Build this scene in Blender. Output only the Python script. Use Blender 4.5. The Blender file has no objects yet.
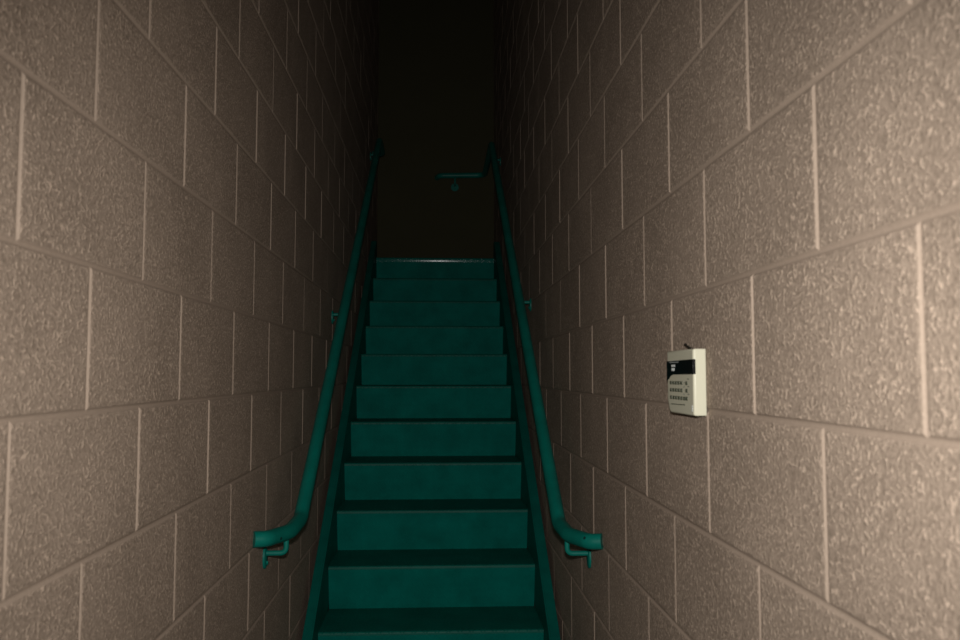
import bpy, bmesh, math, random
from math import pi, sin, cos, sqrt
from mathutils import Vector, Matrix
random.seed(4)
C = bpy.context.scene.collection
bpy.context.scene.cycles.diffuse_bounces = 1

# ---------------------------------------------------------------- dimensions (metres; floor is z = 0, the viewer stands at the origin)
EYE = 1.46
XL, XR = -0.483, 0.444            # faces of the two block walls
YB, YF = 6.52, -2.2               # back wall above the landing, wall behind the viewer
ZC = 5.0                          # ceiling
BL, BH = 0.4064, 0.2032           # masonry block module
XC, WS = -0.0193, 0.82            # stair centre and clear width
T, R = 0.2655, 0.1743             # tread and rise
Y0, Z0 = 5.73, 0.809 + EYE        # landing nosing
N = 13

# ---------------------------------------------------------------- node helpers
def mat(name, base, rough=0.6, spec=0.5, metallic=0.0):
    m = bpy.data.materials.new(name); m.use_nodes = True
    b = m.node_tree.nodes['Principled BSDF']
    b.inputs['Base Color'].default_value = (*base, 1)
    b.inputs['Roughness'].default_value = rough
    b.inputs['Specular IOR Level'].default_value = spec
    b.inputs['Metallic'].default_value = metallic
    return m, m.node_tree, b

def nd(t, typ, **kw):
    n = t.nodes.new(typ)
    for k, v in kw.items(): setattr(n, k, v)
    return n

def mth(t, op, a, b=None, c=None):
    n = nd(t, 'ShaderNodeMath', operation=op)
    for i, v in enumerate((a, b, c)):
        if v is None: continue
        if isinstance(v, (int, float)): n.inputs[i].default_value = v
        else: t.links.new(v, n.inputs[i])
    return n.outputs[0]

def ramp(t, src, stops):
    r = nd(t, 'ShaderNodeValToRGB')
    while len(r.color_ramp.elements) < len(stops): r.color_ramp.elements.new(0.5)
    for e, (p, c) in zip(r.color_ramp.elements, stops):
        e.position = p; e.color = (*c, 1) if len(c) == 3 else c
    t.links.new(src, r.inputs[0]); return r.outputs[0]

def noise(t, vec, scale, detail=4, rough=0.6):
    n = nd(t, 'ShaderNodeTexNoise'); n.inputs['Scale'].default_value = scale
    n.inputs['Detail'].default_value = detail; n.inputs['Roughness'].default_value = rough
    t.links.new(vec, n.inputs['Vector']); return n.outputs['Fac']

def block_paint(name, light, dark, bump=1.0, speck=0.5):
    m, t, b = mat(name, light, 0.75, 0.2)
    co = nd(t, 'ShaderNodeTexCoord').outputs['Object']
    big = noise(t, co, 3.5, 5)
    grain = noise(t, co, 210, 3, 0.6)
    col = ramp(t, mth(t, 'ADD', mth(t, 'MULTIPLY', big, 0.3), mth(t, 'MULTIPLY', grain, 0.7)),
               [(0.38, dark), (0.60, light)])
    # grains standing proud of the face, painted pale for the light they catch
    g2 = noise(t, co, 190, 2, 0.5)
    g3 = noise(t, co, 115, 2, 0.55)
    patch = mth(t, 'MULTIPLY', mth(t, 'SUBTRACT', noise(t, co, 9, 3), 0.5), 0.12)
    dot = mth(t, 'MAXIMUM', ramp(t, mth(t, 'ADD', g2, patch), [(0.56, (0, 0, 0)), (0.64, (1, 1, 1))]),
              ramp(t, mth(t, 'ADD', g3, patch), [(0.62, (0, 0, 0)), (0.69, (1, 1, 1))]))
    mx = nd(t, 'ShaderNodeMix', data_type='RGBA'); t.links.new(mth(t, 'MULTIPLY', dot, speck), mx.inputs[0])
    t.links.new(col, mx.inputs[6]); mx.inputs[7].default_value = tuple(min(c * 1.8, 0.85) for c in light) + (1,)
    t.links.new(mx.outputs[2], b.inputs['Base Color'])
    h = mth(t, 'ADD', mth(t, 'MULTIPLY', noise(t, co, 95, 3, 0.6), 0.35), mth(t, 'MULTIPLY', grain, 0.45))
    h = mth(t, 'ADD', h, mth(t, 'MULTIPLY', dot, 0.25))
    bp = nd(t, 'ShaderNodeBump'); bp.inputs['Strength'].default_value = bump; bp.inputs['Distance'].default_value = 0.0030
    t.links.new(h, bp.inputs['Height']); t.links.new(bp.outputs[0], b.inputs['Normal'])
    return m

def green_paint(name, base, rough, plate=False, bump=0.35, spec=0.2):
    m, t, b = mat(name, base, rough, spec)
    tc = nd(t, 'ShaderNodeTexCoord').outputs['Object']
    n1 = noise(t, tc, 9, 5)
    col = ramp(t, n1, [(0.3, tuple(c * 0.78 for c in base)), (0.7, tuple(c * 1.15 for c in base))])
    t.links.new(col, b.inputs['Base Color'])
    h = mth(t, 'MULTIPLY', noise(t, tc, 160, 3), 0.25)
    if plate:                                   # raised lozenges of chequer plate, alternating direction
        s = nd(t, 'ShaderNodeSeparateXYZ'); t.links.new(tc, s.inputs[0])
        k = 1 / 0.021
        u = mth(t, 'MULTIPLY', s.outputs[0], k)
        w = mth(t, 'MULTIPLY', mth(t, 'ADD', s.outputs[1], s.outputs[2]), k)
        par = mth(t, 'MODULO', mth(t, 'ABSOLUTE', mth(t, 'ADD', mth(t, 'FLOOR', u), mth(t, 'FLOOR', w))), 2.0)
        fu = mth(t, 'SUBTRACT', mth(t, 'FRACT', u), 0.5)
        fw = mth(t, 'SUBTRACT', mth(t, 'FRACT', w), 0.5)
        sg = mth(t, 'SUBTRACT', mth(t, 'MULTIPLY', par, 2.0), 1.0)
        fw = mth(t, 'MULTIPLY', fw, sg)
        a = mth(t, 'MULTIPLY', mth(t, 'ADD', fu, fw), 0.7071 / 0.5)
        c = mth(t, 'MULTIPLY', mth(t, 'SUBTRACT', fu, fw), 0.7071 / 0.16)
        d = mth(t, 'SQRT', mth(t, 'ADD', mth(t, 'MULTIPLY', a, a), mth(t, 'MULTIPLY', c, c)))
        loz = mth(t, 'SMOOTH_MIN', mth(t, 'MAXIMUM', mth(t, 'SUBTRACT', 1.0, d), 0.0), 0.5, 0.2)
        h = mth(t, 'ADD', h, mth(t, 'MULTIPLY', loz, 2.2))
    bp = nd(t, 'ShaderNodeBump'); bp.inputs['Strength'].default_value = bump; bp.inputs['Distance'].default_value = 0.0015
    t.links.new(h, bp.inputs['Height']); t.links.new(bp.outputs[0], b.inputs['Normal'])
    return m

M_WALL = block_paint('taupe_block_paint', (0.41, 0.314, 0.240), (0.25, 0.190, 0.142), 1.0, 0.6)
M_JOINT = block_paint('smooth_joint_paint', (0.38, 0.29, 0.222), (0.34, 0.26, 0.198), 0.12, 0.0)
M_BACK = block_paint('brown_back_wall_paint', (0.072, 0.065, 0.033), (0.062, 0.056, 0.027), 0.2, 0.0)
M_CEIL = block_paint('ceiling_paint', (0.30, 0.25, 0.20), (0.25, 0.20, 0.16), 0.3)
M_FLOOR = block_paint('concrete_floor', (0.20, 0.18, 0.16), (0.12, 0.11, 0.10), 0.5)
TEAL = (0.001, 0.165, 0.130)
M_PLATE = green_paint('teal_chequer_plate_paint', TEAL, 0.13, True, 0.22, 0.12)
M_TREAD = green_paint('shaded_teal_tread_paint', (0.001, 0.120, 0.088), 0.5, True, 0.7, 0.22)  # darker teal: shade of the treads under grazing light, put into the colour
M_RISER = green_paint('teal_riser_paint', TEAL, 0.60, True, 0.25, 0.06)
M_STEEL = green_paint('teal_stringer_paint', (0.001, 0.128, 0.098), 0.5)
M_RAIL = green_paint('teal_rail_paint', (0.002, 0.190, 0.145), 0.40, spec=0.35)
M_IVORY, _, _ = mat('ivory_plastic', (0.60, 0.57, 0.43), 0.42, 0.45)
M_BLACK, _, _ = mat('black_glossy_window', (0.004, 0.005, 0.006), 0.12, 0.5)
M_KEY, _, _ = mat('dark_olive_keys', (0.035, 0.04, 0.018), 0.5)
M_WHITE, _, _ = mat('white_print', (0.75, 0.78, 0.74), 0.5)
M_GREY, _, _ = mat('grey_print', (0.16, 0.17, 0.16), 0.5)
M_WIRE, _, _ = mat('black_cable', (0.02, 0.017, 0.012), 0.5)
M_BARE, _, _ = mat('bare_steel', (0.75, 0.78, 0.72), 0.3, 0.5, 0.8)
M_HOLE, _, _ = mat('dark_plug', (0.003, 0.03, 0.025), 0.5)

# ---------------------------------------------------------------- mesh helpers
def obj(name, bm, m, parent=None, smooth=False, bevel=0):
    bmesh.ops.recalc_face_normals(bm, faces=bm.faces[:])
    me = bpy.data.meshes.new(name); bm.to_mesh(me); bm.free()
    me.materials.append(m)
    if smooth:
        for p in me.polygons: p.use_smooth = True
        me.set_sharp_from_angle(angle=math.radians(40))
    o = bpy.data.objects.new(name, me); C.objects.link(o)
    if parent:
        o.parent = parent
        o.location = -parent.location
        o.matrix_parent_inverse = Matrix.Identity(4)
    if bevel:
        b = o.modifiers.new('edge', 'BEVEL'); b.width = bevel; b.segments = 3; b.limit_method = 'ANGLE'
        for p in me.polygons: p.use_smooth = True
        me.set_sharp_from_angle(angle=math.radians(35))
    return o

def sub(name, bm, m, parent, **kw):
    """a sub-part: its parent sits at the offset of its own parent"""
    o = obj(name, bm, m, None, **kw)
    o.parent = parent
    return o

def box(bm, x0, x1, y0, y1, z0, z1):
    vs = [bm.verts.new((x, y, z)) for x in (x0, x1) for y in (y0, y1) for z in (z0, z1)]
    for f in ((0, 1, 3, 2), (4, 6, 7, 5), (0, 4, 5, 1), (2, 3, 7, 6), (0, 2, 6, 4), (1, 5, 7, 3)):
        bm.faces.new([vs[i] for i in f])
    return bm

def prism_x(bm, prof, x0, x1):
    """polygon (y, z) extruded along x"""
    a = [bm.verts.new((x0, y, z)) for y, z in prof]; b = [bm.verts.new((x1, y, z)) for y, z in prof]
    n = len(prof)
    bm.faces.new(a); bm.faces.new(b[::-1])
    for i in range(n): bm.faces.new((a[i], b[i], b[(i + 1) % n], a[(i + 1) % n]))
    return bm

def fillet(pts, rad, seg=7):
    P = [Vector(p) for p in pts]; out = [P[0]]
    for i in range(1, len(P) - 1):
        r = rad[i] if isinstance(rad, (list, tuple)) else rad
        a, b, c = P[i - 1], P[i], P[i + 1]
        d1, d2 = (a - b), (c - b); l1, l2 = d1.length, d2.length
        d1.normalize(); d2.normalize()
        ang = d1.angle(d2)
        if ang > 3.1: out.append(b); continue
        t = min(r / math.tan(ang / 2), l1 * 0.49, l2 * 0.49)
        p, q = b + d1 * t, b + d2 * t
        for k in range(seg + 1):
            s = k / seg
            out.append((1 - s) ** 2 * p + 2 * s * (1 - s) * b + s * s * q)
    out.append(P[-1]); return out

def tube(bm, path, r, n=20, caps=True):
    path = [Vector(p) for p in path]
    tn = []
    for i in range(len(path)):
        a = path[max(i - 1, 0)]; b = path[min(i + 1, len(path) - 1)]
        tn.append((b - a).normalized())
    up = Vector((0, 0, 1)) if abs(tn[0].z) < 0.9 else Vector((1, 0, 0))
    u = tn[0].cross(up).normalized(); rings = []
    for p, t in zip(path, tn):
        u = (u - t * u.dot(t)).normalized(); v = t.cross(u)
        rings.append([bm.verts.new(p + (u * cos(2 * pi * k / n) + v * sin(2 * pi * k / n)) * r) for k in range(n)])
    for A, B in zip(rings, rings[1:]):
        for k in range(n): bm.faces.new((A[k], A[(k + 1) % n], B[(k + 1) % n], B[k]))
    if caps: bm.faces.new(rings[0][::-1]); bm.faces.new(rings[-1])
    return bm

def empty(name, loc, label, cat):
    o = bpy.data.objects.new(name, None); C.objects.link(o); o.location = loc
    o.empty_display_size = 0.1
    o['label'] = label; o['category'] = cat
    return o

def struct(name, bm, m, label, cat):
    o = obj(name, bm, m); o['kind'] = 'structure'; o['label'] = label; o['category'] = cat
    return o

# ---------------------------------------------------------------- block walls with real tooled joints
JOINT = [(0.0, 0.0034), (0.0020, 0.0031), (0.0038, 0.0019), (0.0050, 0.0005), (0.0085, 0.0)]
def block_wall(name, x, side, zline, yph, label):
    """face at x; side = +1 when the face looks towards +x. Line n lies at zline + n*BH; the course above line n."""
    bm = bmesh.new()
    lo, hi = -9, 18
    for n in range(lo, hi):
        za, zb = EYE + zline + n * BH, EYE + zline + (n + 1) * BH
        ph = yph + (0 if n % 2 else BL / 2)
        j = math.floor((YF - ph) / BL)
        while ph + j * BL < YB:
            ya, yb = ph + j * BL, ph + (j + 1) * BL
            j += 1
            rings = []
            tilt = random.uniform(-0.0006, 0.0006); off = random.uniform(0, 0.0008)
            for ins, dep in JOINT:
                ring = []
                for (yy, zz, sy, sz) in ((ya, za, 1, 1), (yb, za, -1, 1), (yb, zb, -1, -1), (ya, zb, 1, -1)):
                    y = min(max(yy + sy * ins, YF), YB); z = min(max(zz + sz * ins, 0.0), ZC)
                    d = dep + (off + tilt * sy if ins > 0.004 else 0)
                    ring.append(bm.verts.new((x - side * d, y, z)))
                rings.append(ring)
            if rings[-1][1].co.y - rings[-1][0].co.y < 1e-4 or rings[-1][2].co.z - rings[-1][0].co.z < 1e-4:
                bmesh.ops.delete(bm, geom=[v for r in rings for v in r], context='VERTS'); continue
            for q_, (A, B) in enumerate(zip(rings, rings[1:])):
                for k in range(4):
                    f = bm.faces.new((A[k], A[(k + 1) % 4], B[(k + 1) % 4], B[k]))
                    if q_ < 3: f.material_index = 1
            bm.faces.new(rings[-1])
    for f in bm.faces: f.smooth = False
    box(bm, x - side * 0.006, x - side * 0.19, YF, YB, 0, ZC)
    me_before = struct(name, bm, M_WALL, label, 'wall')
    me_before.data.materials.append(M_JOINT)
    return me_before

block_wall('wall_left', XL, 1, 0.1507, 1.1697, 'taupe painted concrete block wall left of the stairs')
block_wall('wall_right', XR, -1, 0.1429, 0.7350, 'taupe painted concrete block wall right of the stairs, carrying the keypad')
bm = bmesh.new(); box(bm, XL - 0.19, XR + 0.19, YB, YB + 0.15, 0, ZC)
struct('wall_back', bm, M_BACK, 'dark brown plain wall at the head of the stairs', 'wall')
bm = bmesh.new(); box(bm, XL - 0.19, XR + 0.19, YF - 0.15, YF, 0, ZC)
struct('wall_front', bm, M_WALL, 'taupe wall behind the viewer', 'wall')
bm = bmesh.new(); box(bm, XL - 0.19, XR + 0.19, YF - 0.15, YB + 0.15, -0.12, 0)
struct('floor', bm, M_FLOOR, 'grey concrete floor of the narrow passage', 'floor')
bm = bmesh.new(); box(bm, XL - 0.19, XR + 0.19, YF - 0.15, YB + 0.15, ZC, ZC + 0.1)
struct('ceiling', bm, M_CEIL, 'ceiling high above the narrow stairwell', 'ceiling')

# ---------------------------------------------------------------- staircase
st = empty('staircase', (XC, Y0 - (N - 1) * T, 0),
           'steep dark teal steel staircase with chequer plate treads rising between the block walls', 'stairs')
xa, xb = XC - WS / 2, XC + WS / 2
REC = 0.035
def nose(y, z, back, th=0.0045, r=0.009, lip=0.014, rake=0.0):
    p = [(back, z)]
    for k in range(7):
        a = pi / 2 + k / 6 * pi / 2
        p.append((y + r + r * cos(a), z - r + r * sin(a)))
    p += [(y + rake, z - lip), (y + th + rake, z - lip), (y + th, z - r)]
    p += [(y + r, z - th), (back, z - th)]
    return p
for k in range(N):
    y, z = Y0 - k * T, Z0 - k * R
    if k:
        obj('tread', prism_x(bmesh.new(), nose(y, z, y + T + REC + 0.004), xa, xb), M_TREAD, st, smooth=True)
    l_, k_ = (0.0142, 0.0012) if k else (0.0342, 0.0060)
    b = [(y + k_, z - l_), (y + k_ + 0.0045, z - l_), (y + REC + 0.0045, z - R + 0.0002), (y + REC, z - R + 0.0002)]
    obj('riser', prism_x(bmesh.new(), b, xa, xb), M_RISER, st)
bm = prism_x(bmesh.new(), nose(Y0, Z0, Y0 + 0.06, lip=0.034, rake=0.0052), xa, xb)
box(bm, XL + 0.002, XR - 0.002, Y0 + 0.06, YB - 0.001, Z0 - 0.0045, Z0)
obj('landing_plate', bm, M_PLATE, st, smooth=True)
SL = R / T
H = 0.115                                       # stringer edge above the nosing line
def stringer(xi, xo):
    s = 1 if xo > xi else -1
    yf = Y0 - (N - 1) * T - 0.10; yt = Y0 + 0.045
    top = lambda y: Z0 + (y - Y0) * SL + H
    low = lambda y: Z0 + (y - Y0) * SL - 0.17
    ybend = Y0
    yl = Y0 + (0.17 - Z0) / SL                  # where the lower edge meets the floor
    edge = [(yf, 0.0), (yf, top(yf)), (ybend, Z0 + H), (yt, Z0 + H), (yt, Z0 - 0.17)]
    poly = edge + [(Y0, low(Y0)), (yl, 0.0)]
    bm = bmesh.new()
    prism_x(bm, poly, xi, xi + s * 0.006)
    # upper and lower flanges turned out towards the wall
    th = 0.008
    prism_x(bm, [(yf, top(yf)), (ybend, Z0 + H), (yt, Z0 + H), (yt, Z0 + H - th), (ybend, Z0 + H - th), (yf, top(yf) - th)], xi + s * 0.006, xo)
    prism_x(bm, [(yl, 0), (Y0, low(Y0)), (yt, low(Y0)), (yt, low(Y0) + th), (Y0, low(Y0) + th), (yl - th / SL, 0)], xi + s * 0.006, xo)
    return obj('stringer', bm, M_STEEL, st, bevel=0.0015)
stringer(xa, XL + 0.018)
stringer(xb, XR - 0.014)

# ---------------------------------------------------------------- handrails
RR = 0.0212
def bracket(root, wallx, s, y, z, railx, rail_z, bolt=True, side_only=False):
    """plate on the wall, rod out and up to the underside of the tube; s = +1 when the wall looks to +x"""
    bm = bmesh.new()
    n = 24; prev = None
    ring = []
    for xx, f in ((0.0, 1.0), (0.005, 1.0), (0.0075, 0.8)):
        ring.append([bm.verts.new((wallx + s * xx, y + 0.020 * f * cos(2 * pi * k / n), z + 0.031 * f * sin(2 * pi * k / n))) for k in range(n)])
    for A, B in zip(ring, ring[1:]):
        for k in range(n): bm.faces.new((A[k], A[(k + 1) % n], B[(k + 1) % n], B[k]))
    bm.faces.new(ring[0][::-1]); bm.faces.new(ring[-1])
    zz = z + 0.012
    br = obj('bracket', tube(bmesh.new(), fillet([(wallx + s * 0.005, y, zz), (railx, y, zz), (railx, y, rail_z - RR + 0.006)], 0.018), 0.0075, 14), M_RAIL, root, smooth=True)
    sub('wall_plate', bm, M_RAIL, br, smooth=True)
    if bolt:
        sub('bolt', tube(bmesh.new(), [(wallx + s * 0.007, y, z - 0.014), (wallx + s * 0.012, y, z - 0.014)], 0.0055, 6), M_RAIL, br)
    return br

zi = lambda y, h: Z0 + (y - Y0) * SL + h       # height of the inclined part

# left rail
XLR, HL = -0.408, 0.868
zlow, ztop = EYE - 0.432, EYE + 1.605
yb0 = Y0 + (zlow - Z0 - HL) / SL; yt0 = Y0 + (ztop - Z0 - HL) / SL
hl = empty('handrail', (XLR, yb0, zlow), 'teal pipe handrail on the left block wall, its lower end curving back to the wall', 'handrail')
path = fillet([(XL + 0.001, 2.225, zlow - 0.002), (-0.452, 2.240, zlow - 0.004), (-0.413, 2.375, zlow - 0.010), (XLR, yb0, zlow), (XLR, yt0, ztop), (XLR, yt0 + 0.33, ztop), (XL + 0.001, yt0 + 0.36, ztop)],
              [0, 0.05, 0.2, 0.09, 0.12, 0.05, 0])
obj('rail_tube', tube(bmesh.new(), path, RR, 28), M_RAIL, hl, smooth=True)
bracket(hl, XL, 1, 2.368, EYE - 0.512, -0.422, zlow)
bracket(hl, XL, 1, 3.781, zi(3.781, HL) - 0.140, XLR - 0.016, zi(3.781, HL) + 0.003)
bracket(hl, XL, 1, 5.78, ztop - 0.070, XLR - 0.014, ztop + 0.006)
bm = tube(bmesh.new(), [(-0.4206, 2.2768, 1.0177), (-0.4192, 2.2762, 1.0174)], 0.0042, 12)
obj('screw', bm, M_HOLE, hl)

# right rail, turning along the back wall
XRR, HR = 0.366, 0.862
zlow, ztop = EYE - 0.450, EYE + 1.585
yb0 = Y0 + (zlow - Z0 - HR) / SL; yt0 = Y0 + (ztop - Z0 - HR) / SL
hr = empty('handrail', (XRR, yb0, zlow), 'teal pipe handrail on the right block wall, turning onto the dark back wall', 'handrail')
YR = YB - 0.072
path = fillet([(XR - 0.001, 2.232, zlow + 0.000), (0.412, 2.245, zlow - 0.003), (0.374, 2.37, zlow - 0.008), (XRR, yb0, zlow), (XRR, yt0, ztop), (XRR, YR, ztop - 0.012), (0.01, YR, ztop - 0.020), (-0.012, YB - 0.001, ztop - 0.02)],
              [0, 0.05, 0.2, 0.09, 0.12, 0.07, 0.04, 0])
obj('rail_tube', tube(bmesh.new(), path, RR, 28), M_RAIL, hr, smooth=True)
brr = bracket(hr, XR, -1, 2.419, EYE - 0.533, 0.377, zlow, bolt=False)
b_ = sub('bolt', tube(bmesh.new(), [(XR - 0.007, 2.419, EYE - 0.522), (XR - 0.014, 2.419, EYE - 0.522)], 0.006, 6), M_BARE, brr)
b_['label'] = 'bare shiny bolt head'
bracket(hr, XR, -1, 3.915, zi(3.915, HR) - 0.150, XRR + 0.016, zi(3.915, HR) + 0.003)
bracket(hr, XR, -1, 5.80, ztop - 0.070, XRR + 0.014, ztop + 0.006)
bm = tube(bmesh.new(), [(0.3972, 2.2414, 1.0174), (0.3962, 2.2408, 1.0181)], 0.0042, 12)
obj('screw', bm, M_HOLE, hr)
# bracket on the back wall
xbk = 0.131
bk = obj('bracket', tube(bmesh.new(), fillet([(xbk, YB - 0.004, ztop - 0.085), (xbk, YR, ztop - 0.085), (xbk, YR, ztop - 0.036)], 0.018), 0.0075, 14), M_RAIL, hr, smooth=True)
sub('wall_plate', tube(bmesh.new(), [(xbk, YB, ztop - 0.097), (xbk, YB - 0.007, ztop - 0.097)], 0.031, 24), M_RAIL, bk, smooth=True)

# ---------------------------------------------------------------- keypad on the right wall (its face looks to -x)
XF = 0.422
y_n, y_f, z_b, z_t = 1.347, 1.502, 1.3895, 1.5015
kp = empty('keypad', (XR, (y_n + y_f) / 2, z_b), 'ivory plastic alarm keypad with a black display window on the right block wall', 'keypad')
outline = [(y_n, z_b + 0.001), (y_n, z_t), (y_f, z_t), (y_f, z_b + 0.022), (y_f - 0.010, z_b + 0.004), (y_f - 0.018, z_b)]
bm = bmesh.new()
layers = [(XR, 0.000), (XR - 0.005, 0.000), (XF + 0.0025, 0.000), (XF, 0.002)]
cy, cz = (y_n + y_f) / 2, (z_b + z_t) / 2
rings = []
for x, ins in layers:
    rings.append([bm.verts.new((x, cy + (y - cy) * (1 - ins / 0.07), cz + (z - cz) * (1 - ins / 0.055))) for y, z in outline])
for A, B in zip(rings, rings[1:]):
    for k in range(6): bm.faces.new((A[k], A[(k + 1) % 6], B[(k + 1) % 6], B[k]))
bm.faces.new(rings[0]); bm.faces.new(rings[-1][::-1])
obj('body', bm, M_IVORY, kp, bevel=0.0016)
# display window, wrapping a little over the near edge, its lower edge dropping at the far end
win = [(y_n - 0.0004, 1.4592), (y_n - 0.0004, 1.4842), (y_f + 0.0004, 1.4828), (y_f + 0.0004, 1.4475), (1.490, 1.4505), (1.478, 1.4560), (1.462, 1.4584)]
bm = prism_x(bmesh.new(), win, XF - 0.0010, XF + 0.0040)
w = obj('display_window', bm, M_BLACK, kp, bevel=0.0003); w['label'] = 'glossy black display window'
XW = XF - 0.0013
bm = bmesh.new()
for (a, b, c, d) in ((1.4490, 1.4710, 1.4722, 1.4762), (1.4520, 1.4605, 1.4650, 1.4700), (1.4620, 1.4700, 1.4650, 1.4700)):
    box(bm, XW, XW + 0.0005, a, b, c, d)
q = sub('display_mark', bm, M_WHITE, w); q.location = (0, 0, 0)
bm = bmesh.new()
for i in range(8):
    a = 1.4835 - i * 0.0072
    box(bm, XW, XW + 0.0005, a - 0.0048, a, 1.4795 - (i % 2) * 0.0004, 1.4815)
sub('display_print', bm, M_GREY, w)
# keys: three rows
for r_, zz in enumerate((1.4440, 1.4312, 1.4178)):
    cols = [1.4765 - i * 0.0158 for i in range(5)] + [1.3835]
    if r_ == 2: cols = [1.4765 - i * 0.01586 for i in range(5)] + [1.3972, 1.3835]
    for cy_ in cols:
        bm = box(bmesh.new(), XF - 0.0018, XF + 0.0015, cy_ - 0.0045, cy_ + 0.0045, zz - 0.0031, zz + 0.0031)
        kk = obj('key', bm, M_KEY, kp, bevel=0.0012)
# little status marks beside and over the keys, the printed line and the white badge
bm = bmesh.new()
for zz in (1.4510, 1.4385, 1.4255):
    box(bm, XF - 0.0004, XF + 0.001, 1.370, 1.380, zz - 0.0006, zz + 0.0006)
for cy_ in (1.399,):
    for zz in (1.4375, 1.4445, 1.4250): box(bm, XF - 0.0004, XF + 0.001, cy_ - 0.0012, cy_ + 0.0012, zz - 0.001, zz + 0.001)
obj('status_marks', bm, M_KEY, kp)
bm = bmesh.new()
for i in range(11):
    a = 1.4800 - i * 0.0078
    box(bm, XF - 0.0004, XF + 0.001, a - 0.0060, a, 1.4050 + i * 0.0001, 1.4066 + i * 0.0001)
obj('printed_line', bm, M_KEY, kp)
bm = bmesh.new()
for zz in (1.3975, 1.4010, 1.4045): box(bm, XF - 0.0005, XF + 0.001, 1.3525, 1.3575, zz, zz + 0.0026)
q = obj('badge', bm, M_WHITE, kp); q['label'] = 'small white badge'
wp = fillet([(XR - 0.001, 1.452, 1.5120), (XR - 0.008, 1.440, 1.5125), (XR - 0.012, 1.405, 1.5070), (XR - 0.012, 1.375, 1.5000)], 0.02, 5)
o = obj('cable', tube(bmesh.new(), wp, 0.0016, 10), M_WIRE, kp, smooth=True); o['label'] = 'short black cable'

# ---------------------------------------------------------------- camera and its flash
cam = bpy.data.cameras.new('camera'); co = bpy.data.objects.new('camera', cam); C.objects.link(co)
co.location = (0, 0, EYE); co.rotation_euler = (pi / 2 + 0.0651, 0, -0.0510)
cam.sensor_width = 22.2; cam.lens = 824.54 * 22.2 / 960; cam.clip_start = 0.02
cam.dof.use_dof = True; cam.dof.focus_distance = 2.6; cam.dof.aperture_fstop = 4.0
bpy.context.scene.camera = co

li = bpy.data.lights.new('camera_flash', 'SPOT'); lo = bpy.data.objects.new('camera_flash', li); C.objects.link(lo)
lo.location = (0.0, 0.0, EYE + 0.09); lo.rotation_euler = (pi / 2 - 0.11, 0, -0.06)
li.energy = 96; li.color = (1.0, 0.985, 0.96); li.shadow_soft_size = 0.016
li.spot_size = math.radians(98); li.spot_blend = 1.0

w = bpy.data.worlds.new('world'); bpy.context.scene.world = w; w.use_nodes = True
w.node_tree.nodes['Background'].inputs[0].default_value = (0, 0, 0, 1)
w.node_tree.nodes['Background'].inputs[1].default_value = 0
vs = bpy.context.scene.view_settings
vs.view_transform = 'Standard'; vs.look = 'None'; vs.exposure = 0; vs.gamma = 1; vs.use_curve_mapping = False
